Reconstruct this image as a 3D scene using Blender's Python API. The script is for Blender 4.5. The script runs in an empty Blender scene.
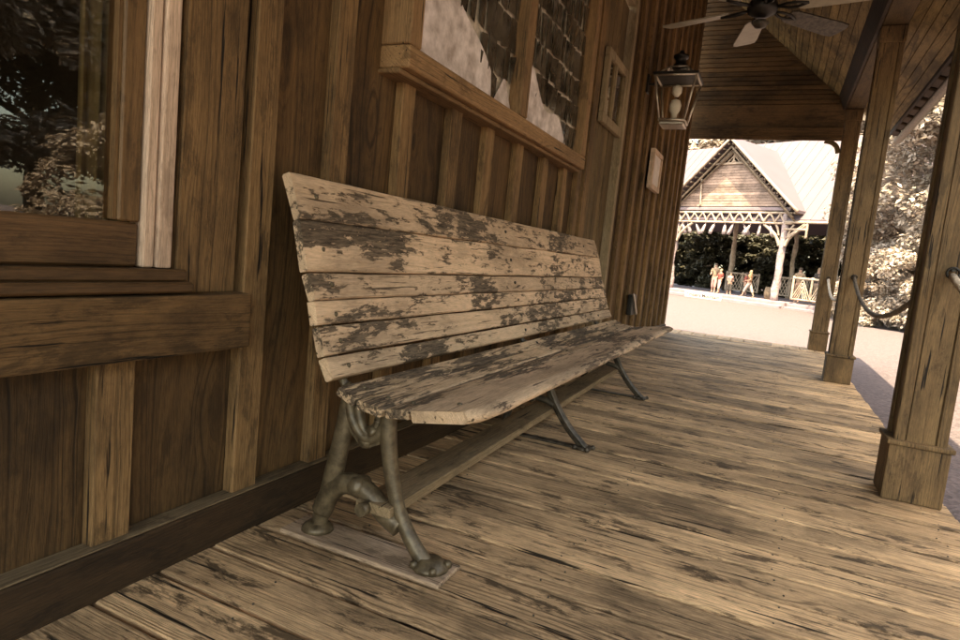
import bpy, bmesh, math, random
from mathutils import Vector, Matrix, noise as mn
# ------------------------------------------------------------------ camera, world, sun, exposure
S = 0.86                       # metres per design unit (camera stands 1 unit above the floor)
sc = bpy.context.scene
C = sc.collection
CAM_H = 1.0
ROLL, PITCH, YAW, FPX = math.radians(5.7), math.radians(-6.2475), math.radians(-24.715), 623.24
cd = bpy.data.cameras.new('camera'); cam = bpy.data.objects.new('camera', cd); C.objects.link(cam)
cd.sensor_width = 36; cd.lens = FPX / 960 * 36; cd.clip_start = 0.02; cd.clip_end = 2000
fw = Vector((math.sin(YAW) * math.cos(PITCH), math.cos(YAW) * math.cos(PITCH), math.sin(PITCH)))
rt = Vector((math.cos(YAW), -math.sin(YAW), 0)); up = rt.cross(fw)
rt2 = math.cos(ROLL) * rt + math.sin(ROLL) * up; up2 = -math.sin(ROLL) * rt + math.cos(ROLL) * up
m = Matrix((rt2, up2, -fw)).transposed().to_4x4(); m.translation = Vector((0, 0, CAM_H * S))
cam.matrix_world = m
sc.camera = cam
SUN_DIR = Vector((0.02, 0.37, -1.0)).normalized()     # the way the light travels
w = bpy.data.worlds.new('World'); sc.world = w; w.use_nodes = True
nt = w.node_tree; bg = nt.nodes['Background']; sky = nt.nodes.new('ShaderNodeTexSky'); sky.sky_type = 'NISHITA'
sky.sun_disc = False; sky.sun_elevation = math.asin(-SUN_DIR.z); sky.sun_rotation = math.atan2(-SUN_DIR.x, -SUN_DIR.y)
sky.dust_density = 3.0; sky.air_density = 1.0
nt.links.new(sky.outputs[0], bg.inputs[0]); bg.inputs[1].default_value = 0.15
sl = bpy.data.lights.new('sun', 'SUN'); sl.energy = 3.0; sl.angle = math.radians(0.5); sl.color = (1, 0.93, 0.84)
so = bpy.data.objects.new('sun', sl); C.objects.link(so); so.rotation_euler = SUN_DIR.to_track_quat('-Z', 'Y').to_euler()
vs = sc.view_settings; sc.display_settings.display_device = 'sRGB'
vs.view_transform = 'Standard'; vs.look = 'None'; vs.gamma = 1; vs.exposure = 2.9; vs.use_curve_mapping = False
try:
    vs.use_white_balance = True; vs.white_balance_temperature = 9000; vs.white_balance_tint = 2
except Exception as e: pass
sc.cycles.max_bounces = 10; sc.cycles.diffuse_bounces = 6; sc.cycles.use_denoising = True
sc.cycles.sample_clamp_indirect = 8
rnd = random.Random(7)

# ------------------------------------------------------------------ material helpers
def new_mat(name):
    mt = bpy.data.materials.new(name); mt.use_nodes = True; n = mt.node_tree
    return mt, n, n.nodes['Principled BSDF']
def N(n, t, **k):
    o = n.nodes.new(t)
    for a, b in k.items():
        if a.startswith('i_'):
            key = a[2:]; o.inputs[int(key) if key.isdigit() else key].default_value = b
        else: setattr(o, a, b)
    return o
def L(n, a, b): n.links.new(a, b)
def ramp(n, src, stops, interp='LINEAR'):
    r = n.nodes.new('ShaderNodeValToRGB'); r.color_ramp.interpolation = interp
    e = r.color_ramp.elements
    while len(e) < len(stops): e.new(0.5)
    for el, (p, c) in zip(e, stops):
        el.position = p; el.color = (c, c, c, 1) if not isinstance(c, tuple) else (*c, 1)
    L(n, src, r.inputs[0]); return r.outputs[0]
def mix(n, f, a, b, mode='MIX'):
    x = n.nodes.new('ShaderNodeMix'); x.data_type = 'RGBA'; x.blend_type = mode
    for i, v in ((0, f), (6, a), (7, b)):
        if hasattr(v, 'is_output'): L(n, v, x.inputs[i])
        else: x.inputs[i].default_value = v if i == 0 else (*v, 1)
    return x.outputs[2]
def coords(n, scale, island=True, obj_rand=False):
    tc = N(n, 'ShaderNodeTexCoord'); src = tc.outputs['Object']
    if island or obj_rand:
        sp = N(n, 'ShaderNodeCombineXYZ')
        mu = N(n, 'ShaderNodeMath', operation='MULTIPLY', i_1=53.0)
        if island: g = N(n, 'ShaderNodeNewGeometry'); L(n, g.outputs['Random Per Island'], mu.inputs[0])
        else: g = N(n, 'ShaderNodeObjectInfo'); L(n, g.outputs['Random'], mu.inputs[0])
        for i in range(3): L(n, mu.outputs[0], sp.inputs[i])
        ad = N(n, 'ShaderNodeVectorMath', operation='ADD'); L(n, src, ad.inputs[0]); L(n, sp.outputs[0], ad.inputs[1]); src = ad.outputs[0]
    mp = N(n, 'ShaderNodeMapping'); mp.inputs['Scale'].default_value = scale; L(n, src, mp.inputs[0])
    return mp.outputs[0]
def noise(n, vec, scale=1, detail=6, rough=0.55, dist=0):
    t = N(n, 'ShaderNodeTexNoise', i_Scale=scale, i_Detail=detail, i_Roughness=rough, i_Distortion=dist)
    L(n, vec, t.inputs['Vector']); return t.outputs['Fac']
def axscale(axis, along, across):
    return tuple(along if i == axis else across for i in range(3))

def wood(name, light, mid, dark, axis, island=True, grain=70, ring=9, contrast=1.0, blotch=0.5, rough=0.75, bump=0.35,
         crack=0.0, island_var=0.25, peel=None, peel_bias=0.0, peel_col=None, coat=0, streak=.6, fine=.5,
         pitch=7.0, wander=.03, stain=.5, peel_scale=(6.0, 19), knots=0.0):
    """weathered timber: growth-ring lines bent by slow noise, pores, stains, cracks, knots, optional flaked patches"""
    mt, n, p = new_mat(name)
    isl, obr = island, not island
    def MA(op, a, b=None, c=None):
        o = N(n, 'ShaderNodeMath', operation=op)
        for i_, v in enumerate((a, b, c)):
            if v is None: continue
            if hasattr(v, 'is_output'): L(n, v, o.inputs[i_])
            else: o.inputs[i_].default_value = v
        return o.outputs[0]
    base_vec = coords(n, (1, 1, 1), isl, obr)
    sx = N(n, 'ShaderNodeSeparateXYZ'); L(n, base_vec, sx.inputs[0])
    oth = [q for q in range(3) if q != axis]
    across = MA('ADD', sx.outputs[oth[0]], MA('MULTIPLY', sx.outputs[oth[1]], .9 if axis == 1 else .6))
    n1 = noise(n, coords(n, axscale(axis, .55, 3.4), isl, obr), 1, 2, .45)
    n2 = noise(n, coords(n, axscale(axis, 3.0, 16), isl, obr), 1, 3, .5)
    wv = MA('MULTIPLY_ADD', n1, wander * 4, MA('MULTIPLY_ADD', n2, wander * .28, across))
    if knots:
        vk = N(n, 'ShaderNodeTexVoronoi', i_Scale=1.0); L(n, coords(n, axscale(axis, 1.7, 5.5), isl, obr), vk.inputs['Vector'])
        kd = vk.outputs['Distance']; kb = ramp(n, kd, [(0.0, 1.0), (.30, 0.0)])
        wv = MA('MULTIPLY_ADD', kb, .05, wv)
    n1d = N(n, 'ShaderNodeTexNoise', noise_dimensions='1D', i_Scale=1.0, i_Detail=2.5, i_Roughness=.6)
    L(n, MA('MULTIPLY', wv, 1000 / pitch * 1.15), n1d.inputs['W'])
    lines = ramp(n, n1d.outputs['Fac'], [(.30, 0.0), (.48, .14), (.60, .62), (.72, 1.0)])       # 1 = dark late wood
    wide = noise(n, coords(n, axscale(axis, 1.2, 26), isl, obr), 1, 6, .62)
    pores = noise(n, coords(n, axscale(axis, 22, 330), isl, obr), 1, 4, .7)
    strength = ramp(n, noise(n, coords(n, axscale(axis, .9, 6), isl, obr), 1, 4, .6), [(.35, .25), (.65, 1.0)])
    base = mix(n, ramp(n, wide, [(.33, 0.0), (.67, 1.0)]), mid, light)
    f1 = MA('MULTIPLY', MA('MULTIPLY', lines, strength), min(1.0, .95 * contrast * (.45 + streak)))
    base = mix(n, f1, base, dark)
    base = mix(n, fine, base, mix(n, 1.0, base, ramp(n, pores, [(.36, .35), (.52, 1.0), (.68, 1.35)]), 'MULTIPLY'))
    bl = noise(n, coords(n, axscale(axis, 1.6, 3.6), False), 1, 10, .72)
    base = mix(n, blotch, base, mix(n, 1.0, base, ramp(n, bl, [(.38, .34), (.5, .92), (.62, 1.25)]), 'MULTIPLY'))
    s1 = noise(n, coords(n, axscale(axis, 4.2, 13), isl, obr), 1, 11, .74, .3)
    sm = ramp(n, s1, [(.54, 0.0), (.60, 1.0)])
    base = mix(n, MA('MULTIPLY', sm, stain), base, tuple(c * .55 for c in dark))
    if knots:
        base = mix(n, MA('MULTIPLY', ramp(n, kd, [(.03, 1.0), (.075, 0.0)]), knots), base, tuple(c * .45 for c in dark))
    if island_var:
        gi = N(n, 'ShaderNodeNewGeometry') if island else N(n, 'ShaderNodeObjectInfo')
        out = gi.outputs['Random Per Island' if island else 'Random']
        base = mix(n, 1.0, base, ramp(n, out, [(0.0, 1 - island_var), (0.5, 1.0), (1.0, 1 + island_var)]), 'MULTIPLY')
    h = MA('MULTIPLY_ADD', lines, -.55, MA('MULTIPLY', pores, .8))
    h = MA('MULTIPLY_ADD', wide, .5, h)
    if crack:
        ck = noise(n, coords(n, axscale(axis, 2.4, 70), isl, obr), 1, 4, .55)
        cm = ramp(n, ck, [(.335, 1.0), (.365, 0.0)])
        base = mix(n, cm, base, tuple(c * .22 for c in dark)); h = MA('MULTIPLY_ADD', cm, -crack * 1.6, h)
    if peel is not None:
        a1 = noise(n, coords(n, axscale(axis, *peel_scale), isl, obr), 1, 9, .72, .35)
        a2 = noise(n, coords(n, axscale(axis, 1.7, 4.0), isl, obr), 1, 2, .5)
        a3 = noise(n, coords(n, axscale(axis, 16, 130), isl, obr), 1, 5, .65)
        q3 = MA('MULTIPLY_ADD', a3, .35, MA('ADD', a1, MA('MULTIPLY_ADD', a2, .75, peel_bias)))
        q3 = MA('MULTIPLY', q3, .5); peel = peel * .5
        pm = ramp(n, q3, [(peel - .004, 0.0), (peel + .008, 1.0)])
        pm2 = ramp(n, q3, [(peel - .022, 0.0), (peel + .0, .6)])
        base = mix(n, pm2, base, tuple(c * .62 for c in mid))
        col = mix(n, ramp(n, a3, [(.38, 0.0), (.62, 1.0)]), tuple(c * .4 for c in peel_col), tuple(min(1, c * 1.6) for c in peel_col))
        col = mix(n, MA('MULTIPLY', lines, .5), col, tuple(c * .3 for c in peel_col))
        base = mix(n, pm, base, col); h = MA('MULTIPLY_ADD', pm, -1.0, h)
    L(n, base, p.inputs['Base Color'])
    p.inputs['Roughness'].default_value = rough
    p.inputs['Specular IOR Level'].default_value = 0.3
    b = N(n, 'ShaderNodeBump', i_Strength=min(1, bump * 1.6), i_Distance=0.0025); L(n, h, b.inputs['Height']); L(n, b.outputs[0], p.inputs['Normal'])
    return mt
def plain(name, col, var=0.25, scale=6, rough=0.6, metal=0.0, bump=0.1, dist=0.01, col2=None, detail=6):
    mt, n, p = new_mat(name)
    f = noise(n, coords(n, (scale,) * 3, False), 1, detail, 0.6)
    c2 = col2 or tuple(c * (1 - var) for c in col); c1 = tuple(min(1, c * (1 + var)) for c in col) if not col2 else col
    L(n, mix(n, ramp(n, f, [(0.35, 0.0), (0.65, 1.0)]), c2, c1), p.inputs['Base Color'])
    p.inputs['Roughness'].default_value = rough; p.inputs['Metallic'].default_value = metal
    if bump:
        b = N(n, 'ShaderNodeBump', i_Strength=bump, i_Distance=dist); L(n, f, b.inputs['Height']); L(n, b.outputs[0], p.inputs['Normal'])
    return mt
def glass(name, tint=(0.85, 0.8, 0.72), boost=2.6):
    mt, n, p = new_mat(name); n.nodes.remove(p)
    out = n.nodes['Material Output']
    fr = N(n, 'ShaderNodeLayerWeight', i_Blend=0.5); pw = N(n, 'ShaderNodeMath', operation='POWER', i_1=5.0); L(n, fr.outputs['Facing'], pw.inputs[0])
    mu = N(n, 'ShaderNodeMath', operation='MULTIPLY_ADD', i_1=.92 * boost * .5, i_2=.04 * boost * .5, use_clamp=True); L(n, pw.outputs[0], mu.inputs[0])
    tr = N(n, 'ShaderNodeBsdfTransparent'); tr.inputs[0].default_value = (*tint, 1)
    gl = N(n, 'ShaderNodeBsdfGlossy', i_Roughness=0.01)
    bn = noise(n, coords(n, (3, 3, 1.5), False), 1, 2); b = N(n, 'ShaderNodeBump', i_Strength=0.12, i_Distance=0.02); L(n, bn, b.inputs['Height']); L(n, b.outputs[0], gl.inputs['Normal'])
    mx = N(n, 'ShaderNodeMixShader'); L(n, mu.outputs[0], mx.inputs[0]); L(n, tr.outputs[0], mx.inputs[1]); L(n, gl.outputs[0], mx.inputs[2]); L(n, mx.outputs[0], out.inputs[0])
    return mt
def leaf_mat(name, c1, c2, c3):
    mt, n, p = new_mat(name)
    g = N(n, 'ShaderNodeNewGeometry'); L(n, ramp(n, g.outputs['Random Per Island'], [(0, c1), (0.5, c2), (1, c3)]), p.inputs['Base Color'])
    p.inputs['Roughness'].default_value = 0.45; p.inputs['Specular IOR Level'].default_value = 0.4
    t = N(n, 'ShaderNodeBsdfTranslucent'); t.inputs[0].default_value = (*[c * 1.3 for c in c2], 1)
    mx = N(n, 'ShaderNodeMixShader', i_0=0.25); L(n, p.outputs[0], mx.inputs[1]); L(n, t.outputs[0], mx.inputs[2])
    L(n, mx.outputs[0], n.nodes['Material Output'].inputs[0]); return mt

M = {}
M['floor'] = wood('floor_wood', (0.684, 0.442, 0.246), (0.522, 0.328, 0.179), (0.108, 0.066, 0.035), 0, grain=75, ring=10, contrast=1.25, blotch=.9, bump=.7, crack=1.2, island_var=.3, rough=.7, streak=.7, fine=.6, pitch=10, wander=.035, stain=.9, knots=.9)
M['floor_end'] = wood('floor_end_wood', (0.594, 0.391, 0.232), (0.486, 0.316, 0.182), (0.234, 0.146, 0.084), 1, grain=70, ring=10, blotch=.6, bump=.5, island_var=.14)
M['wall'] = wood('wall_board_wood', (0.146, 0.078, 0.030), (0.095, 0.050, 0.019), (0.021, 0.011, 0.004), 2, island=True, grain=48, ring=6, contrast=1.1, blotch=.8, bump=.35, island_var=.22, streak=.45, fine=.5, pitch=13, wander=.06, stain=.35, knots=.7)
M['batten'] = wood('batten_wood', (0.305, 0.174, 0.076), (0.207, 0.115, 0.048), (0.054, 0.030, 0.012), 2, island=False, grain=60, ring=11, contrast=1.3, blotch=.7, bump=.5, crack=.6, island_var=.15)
M['rail'] = wood('rail_wood', (0.212, 0.116, 0.048), (0.141, 0.075, 0.030), (0.036, 0.021, 0.008), 1, island=False, grain=50, ring=9, blotch=.8, bump=.4, crack=.5, island_var=.05)
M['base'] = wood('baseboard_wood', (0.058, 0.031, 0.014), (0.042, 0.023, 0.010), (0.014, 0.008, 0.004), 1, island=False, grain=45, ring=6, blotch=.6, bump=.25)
M['sash'] = wood('sash_wood', (0.170, 0.088, 0.038), (0.119, 0.062, 0.026), (0.051, 0.027, 0.012), 1, island=False, grain=50, ring=6, blotch=.6, bump=.2, rough=.55)
M['sashv'] = wood('sash_upright_wood', (0.162, 0.088, 0.038), (0.111, 0.062, 0.026), (0.051, 0.027, 0.012), 2, island=False, grain=50, ring=6, blotch=.6, bump=.2, rough=.55)
M['pale'] = wood('pale_casing_wood', (0.630, 0.456, 0.333), (0.578, 0.407, 0.298), (0.378, 0.252, 0.171), 2, island=False, grain=45, ring=5, blotch=.35, bump=.15)
M['frame'] = wood('honey_frame_wood', (0.369, 0.209, 0.098), (0.290, 0.161, 0.073), (0.115, 0.064, 0.029), 1, island=False, grain=60, ring=9, blotch=.5, bump=.35, crack=.4)
M['framev'] = wood('honey_upright_wood', (0.369, 0.209, 0.098), (0.290, 0.161, 0.073), (0.115, 0.064, 0.029), 2, island=False, grain=60, ring=9, blotch=.5, bump=.35, crack=.4)
M['doorcase'] = wood('door_casing_wood', (0.374, 0.273, 0.164), (0.323, 0.233, 0.137), (0.187, 0.129, 0.068), 2, island=False, grain=45, ring=6, blotch=.4, bump=.2)
M['doorplank'] = wood('door_plank_wood', (0.218, 0.140, 0.067), (0.162, 0.104, 0.048), (0.065, 0.040, 0.018), 2, island=True, grain=45, ring=6, blotch=.5, bump=.3)
M['post'] = wood('post_wood', (0.195, 0.121, 0.056), (0.144, 0.085, 0.039), (0.054, 0.032, 0.015), 2, island=True, grain=50, ring=8, contrast=1.0, blotch=.6, bump=.35, crack=.4, island_var=.12)
M['ceiling'] = wood('ceiling_wood', (0.358, 0.251, 0.114), (0.269, 0.185, 0.083), (0.090, 0.059, 0.027), 1, island=True, grain=40, ring=7, blotch=.8, bump=.3, island_var=.25)
M['gable'] = wood('gable_wood', (0.173, 0.099, 0.043), (0.122, 0.068, 0.029), (0.043, 0.025, 0.010), 0, island=True, grain=45, ring=7, blotch=.8, bump=.3, island_var=.3)
M['beam'] = wood('beam_wood', (0.149, 0.095, 0.042), (0.108, 0.066, 0.030), (0.041, 0.025, 0.011), 1, island=False, grain=45, ring=6, blotch=.6, bump=.3)
M['slat'] = wood('bench_back_wood', (0.742, 0.516, 0.337), (0.661, 0.452, 0.289), (0.462, 0.304, 0.185), 1, island=False, grain=55, ring=8, contrast=.9, blotch=.5, bump=.45, crack=.35, island_var=.1, streak=.25, fine=.3, pitch=9, stain=.3, peel_scale=(8.5, 30), peel=1.10, peel_bias=0.0, peel_col=(.135, .095, .062))
M['seat'] = wood('bench_seat_wood', (0.714, 0.495, 0.314), (0.635, 0.431, 0.268), (0.416, 0.276, 0.157), 1, island=False, grain=55, ring=8, contrast=1.0, blotch=.5, bump=.55, crack=.6, island_var=.1, streak=.35, fine=.45, pitch=8, stain=.5, peel_scale=(5.0, 46), peel=1.035, peel_bias=0.0, peel_col=(.125, .088, .058))
M['seatf'] = wood('bench_seat_front_wood', (0.742, 0.516, 0.337), (0.661, 0.452, 0.289), (0.462, 0.304, 0.185), 1, island=False, grain=55, ring=8, contrast=.9, blotch=.5, bump=.45, crack=.4, island_var=.1, streak=.3, fine=.35, pitch=9, stain=.35, peel_scale=(7, 40), peel=1.11, peel_bias=0.0, peel_col=(.15, .10, .066))
M['stretcher'] = wood('stretcher_wood', (0.264, 0.186, 0.106), (0.212, 0.147, 0.082), (0.102, 0.066, 0.035), 1, island=False, grain=50, ring=8, blotch=.5, bump=.4, crack=.4)
M['plate'] = wood('foot_plate_wood', (0.510, 0.359, 0.246), (0.422, 0.287, 0.190), (0.123, 0.080, 0.050), 0, island=False, grain=40, ring=9, contrast=1.5, blotch=.6, bump=.5, crack=.5)
M['iron'] = plain('old_iron', (.165, .122, .072), .3, 36, .42, .3, .6, .003, col2=(.06, .043, .025), detail=15)
M['iron_dark'] = plain('dark_iron', (.115, .092, .068), .3, 30, .5, .4, .4, .003, col2=(.03, .024, .018), detail=8)
M['black'] = plain('black_iron', (.02, .017, .014), .3, 20, .45, .5, .2)
M['bright_metal'] = plain('worn_bright_metal', (.55, .48, .40), .2, 20, .35, .8, .1)
M['rope'] = plain('rope_fibre', (.12, .085, .055), .4, 60, .85, 0, .8, .01)
M['rope_pale'] = plain('pale_rope_fibre', (.50, .39, .29), .3, 60, .85, 0, .8, .01)
M['glass'] = glass('window_glass')
M['lampglass'] = glass('lantern_glass', (.95, .93, .88), 1.6)
M['bulb'] = plain('frosted_bulb', (.85, .8, .72), .05, 5, .3, 0, 0)
M['fan_pale'] = plain('fan_blade_pale', (.30, .26, .19), .15, 12, .5, 0, .05)
M['curtain'] = plain('curtain_cloth', (.22, .185, .11), .25, 9, .95, 0, .2)
M['room'] = plain('dim_room', (.035, .026, .018), .3, 3, .9, 0, 0)
M['dark_reflection'] = plain('dark_reflection_tile', (.06, .046, .032), .8, 5, .06, 0, .15, .02)  # dark part of the large window's reflection, given as colour
M['reflection_line'] = plain('pale_reflection_line', (.50, .41, .31), .3, 30, .6, 0, .2)
M['pale_reflection'] = plain('pale_reflection_sheet', (.88, .76, .70), .25, 11, .7, 0, .2, .02, col2=(.42, .33, .28), detail=14)  # bright part of the window reflections, given as colour
M['gravel_dark'] = None
M['white_board'] = plain('sign_board_paint', (.70, .60, .54), .1, 8, .6, 0, .1)
M['ink'] = plain('sign_lettering', (.05, .035, .03), .1, 8, .6, 0, 0)
M['roof'] = plain('pale_metal_roof', (.102, .072, .082), .06, .6, .6, 0, 0)
M['rustic'] = plain('peeled_log', (.36, .27, .205), .3, 5, .75, 0, .4, .03)
M['rustic_dark'] = plain('barked_log', (.15, .105, .07), .4, 6, .8, 0, .5, .03)
M['trunkpost'] = plain('white_gnarled_trunk', (.30, .23, .225), .25, 6, .75, 0, .9, .06)
M['pav_siding'] = wood('pavilion_siding_wood', (0.409, 0.290, 0.237), (0.363, 0.249, 0.198), (0.218, 0.145, 0.110), 0, island=True, grain=20, ring=4, blotch=.6, bump=.2, island_var=.3)
M['stone'] = plain('pale_platform_stone', (.21, .16, .17), .15, 2.5, .8, 0, .3, .03)
M['bark'] = plain('tree_bark', (.14, .10, .07), .4, 8, .9, 0, .8, .04)
M['leaf'] = leaf_mat('broad_leaf', (.15, .12, .09), (.36, .29, .235), (.54, .44, .37))
M['leaf_pale'] = leaf_mat('pale_leaf', (.17, .13, .10), (.33, .26, .21), (.46, .37, .31))
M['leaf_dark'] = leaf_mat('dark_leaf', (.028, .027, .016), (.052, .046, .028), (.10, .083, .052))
M['skin'] = plain('skin', (.34, .20, .145), .05, 5, .5, 0, 0)
M['hair_dark'] = plain('dark_hair', (.05, .03, .02), .2, 30, .6, 0, 0)
M['hair_fair'] = plain('fair_hair', (.28, .19, .11), .2, 30, .6, 0, 0)
for k, c in dict(red=(.26, .06, .045), pink=(.36, .2, .18), white=(.34, .28, .25), orange=(.20, .105, .055), dark=(.05, .04, .035), brown=(.2, .12, .08), tan=(.26, .18, .12)).items():
    M['cloth_' + k] = plain(k + '_cloth', c, .08, 20, .85, 0, 0)

def gravel_mat():
    mt, n, p = new_mat('pale_gravel')
    c = coords(n, (1, 1, 1), False)
    f = noise(n, c, 70, 4, .7); g = noise(n, c, 1.1, 5, .6); v = N(n, 'ShaderNodeTexVoronoi', i_Scale=38.0); L(n, c, v.inputs['Vector'])
    col = mix(n, ramp(n, v.outputs['Color'], [(0.1, 0.0), (0.9, 1.0)]), (.045, .033, .034), (.125, .091, .094))
    col = mix(n, ramp(n, g, [(0.35, 0.0), (0.6, 0.5)]), col, (.088, .064, .066))
    L(n, col, p.inputs['Base Color']); p.inputs['Roughness'].default_value = .9
    b = N(n, 'ShaderNodeBump', i_Strength=.6, i_Distance=.02); L(n, v.outputs['Distance'], b.inputs['Height']); L(n, b.outputs[0], p.inputs['Normal'])
    return mt
M['gravel'] = gravel_mat()

# ------------------------------------------------------------------ mesh helpers (all inputs in design units, scaled by S)
class MB:
    def __init__(s): s.b = bmesh.new(); s.mi = 0
    def _f(s, vs):
        try: f = s.b.faces.new(vs); f.material_index = s.mi; return f
        except ValueError: return None
    def box(s, x0, x1, y0, y1, z0, z1, bev=0.0, seg=1, mat=None):
        bm = s.b; M4 = mat or Matrix.Identity(4)
        v = [bm.verts.new(M4 @ Vector((x, y, z))) for x in (x0, x1) for y in (y0, y1) for z in (z0, z1)]
        fs = [s._f([v[i] for i in q]) for q in ((0, 1, 3, 2), (4, 6, 7, 5), (0, 4, 5, 1), (2, 3, 7, 6), (0, 2, 6, 4), (1, 5, 7, 3))]
        if bev:
            es = list({e for f in fs for e in f.edges})
            r = bmesh.ops.bevel(bm, geom=es, offset=bev, segments=seg, affect='EDGES', profile=.6)
            for f in r['faces']: f.material_index = s.mi
        return s
    def bar(s, a, b, wx, wz, bev=0.0, upv=(0, 0, 1)):
        a = Vector(a); b = Vector(b); d = b - a; l = d.length; y = d.normalized()
        x = y.cross(Vector(upv));
        if x.length < 1e-4: x = y.cross(Vector((1, 0, 0)))
        x.normalize(); z = x.cross(y)
        mt = Matrix((x, y, z)).transposed().to_4x4(); mt.translation = a
        return s.box(-wx / 2, wx / 2, 0, l, -wz / 2, wz / 2, bev, 1, mt)
    def tube(s, pts, rad, n=10, cap=True, flat=1.0, side=None, jit=0, rr=None):
        """swept tube; rad a number or list; flat scales the section across `side`"""
        pts = [Vector(p) for p in pts]; k = len(pts)
        if not hasattr(rad, '__len__'): rad = [rad] * k
        rings = []; prev = None
        for i, p in enumerate(pts):
            t = (pts[min(i + 1, k - 1)] - pts[max(i - 1, 0)]).normalized()
            ref = Vector(side) if side else (prev if prev else (Vector((0, 0, 1)) if abs(t.z) < .9 else Vector((1, 0, 0))))
            u = (ref - t * ref.dot(t))
            if u.length < 1e-5: u = t.orthogonal()
            u.normalize(); v = t.cross(u); prev = u
            ring = []
            for j in range(n):
                a = 2 * math.pi * j / n; q = rad[i] * (1 + (jit * (mn.noise(p * 3 + Vector((j, 0, i * .7)))) if jit else 0))
                ring.append(s.b.verts.new(p + u * math.cos(a) * q * flat + v * math.sin(a) * q))
            rings.append(ring)
        for i in range(k - 1):
            for j in range(n):
                f = s._f([rings[i][j], rings[i][(j + 1) % n], rings[i + 1][(j + 1) % n], rings[i + 1][j]])
                if f: f.smooth = True
        if cap: s._f(rings[0][::-1]); s._f(rings[-1])
        return s
    def lathe(s, prof, c=(0, 0, 0), n=16, axis=2):
        c = Vector(c); rings = []
        for r, h in prof:
            ring = []
            for j in range(n):
                a = 2 * math.pi * j / n
                q = (r * math.cos(a), r * math.sin(a), h)
                if axis == 0: q = (h, q[0], q[1])
                if axis == 1: q = (q[0], h, q[1])
                ring.append(s.b.verts.new(c + Vector(q)))
            rings.append(ring)
        for i in range(len(prof) - 1):
            for j in range(n):
                f = s._f([rings[i][j], rings[i][(j + 1) % n], rings[i + 1][(j + 1) % n], rings[i + 1][j]])
                if f: f.smooth = True
        s._f(rings[0][::-1]); s._f(rings[-1]); return s
    def prism(s, poly, axis, a, b, smooth=False):
        """closed 2-D outline extruded along an axis; poly in the other two axes (order x,y,z with `axis` left out)"""
        def mk(q, t):
            l = list(q); l.insert(axis, t); return s.b.verts.new(l)
        A = [mk(q, a) for q in poly]; B = [mk(q, b) for q in poly]; k = len(poly)
        for i in range(k):
            f = s._f([A[i], A[(i + 1) % k], B[(i + 1) % k], B[i]])
            if f and smooth: f.smooth = True
        s._f(A[::-1]); s._f(B); return s
    def quad(s, *p): s._f([s.b.verts.new(q) for q in p]); return s
    def build(s, name, mats, parent=None, noscale=False):
        if not noscale: bmesh.ops.scale(s.b, vec=(S, S, S), verts=s.b.verts)
        bmesh.ops.recalc_face_normals(s.b, faces=s.b.faces)
        me = bpy.data.meshes.new(name); s.b.to_mesh(me); s.b.free()
        if not isinstance(mats, (list, tuple)): mats = [mats]
        for q in mats: me.materials.append(M[q] if isinstance(q, str) else q)
        o = bpy.data.objects.new(name, me); C.objects.link(o)
        if parent: attach(o, parent)
        return o
LOC = {}
def world_loc(o):
    v = Vector(o.location)
    return v
def attach(o, parent):
    o.parent = parent
    if parent.name in LOC: o.matrix_parent_inverse = LOC[parent.name].inverted()
    else:
        o.matrix_parent_inverse = Matrix.Identity(4)
def tag(o, label=None, cat=None, group=None, kind=None):
    if label: o['label'] = label
    if cat: o['category'] = cat
    if group: o['group'] = group
    if kind: o['kind'] = kind
    return o
def thing(name, loc, label, cat, group=None):
    o = bpy.data.objects.new(name, None); C.objects.link(o); o.empty_display_size = .1
    o.location = Vector(loc) * S; LOC[o.name] = Matrix.Translation(Vector(loc) * S)
    return tag(o, label, cat, group)
def kids(o): return [c for c in ALLKIDS.get(o.name, [])]
def copy_tree(o, parent=None):
    c = o.copy(); C.objects.link(c)
    if parent:
        c.parent = parent; c.matrix_parent_inverse = o.matrix_parent_inverse.copy()
    else: LOC[c.name] = LOC.get(o.name, Matrix.Identity(4))
    for ch in [q for q in bpy.data.objects if q.parent == o]: copy_tree(ch, c)
    return c
def place_copy(o, dloc, label, group=None):
    c = copy_tree(o); c.location = Vector(o.location) + Vector(dloc) * S; c['label'] = label
    if group: c['group'] = group
    return c
def struct(o, kind='structure'): o['kind'] = kind; return o
def jit(a): return rnd.uniform(-a, a)
def smoothpath(pts, n=6):
    P = [Vector(p) for p in pts]; out = []
    for i in range(len(P) - 1):
        p0, p1, p2, p3 = P[max(i - 1, 0)], P[i], P[i + 1], P[min(i + 2, len(P) - 1)]
        for k in range(n):
            t = k / n; out.append(.5 * ((2 * p1) + (p2 - p0) * t + (2 * p0 - 5 * p1 + 4 * p2 - p3) * t * t + (3 * p1 - p0 - 3 * p2 + p3) * t ** 3))
    out.append(P[-1]); return out

# ================================================================== GROUND AND FLOOR
def ground_z(y): return -0.15 if y < 11 else -0.15 - (min(y, 40) - 11) * 0.0103
g = MB()
ys = [-40, -10, 0, 5, 11, 20, 30, 40, 60, 120, 600]; xs = [-600, -60, -20, -8, -2, 3, 10, 20, 60, 600]
gv = [[g.b.verts.new((x, y, ground_z(y))) for x in xs] for y in ys]
for i in range(len(ys) - 1):
    for j in range(len(xs) - 1): g._f([gv[i][j], gv[i][j + 1], gv[i + 1][j + 1], gv[i + 1][j]])
struct(g.build('ground', 'gravel'))

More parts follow.
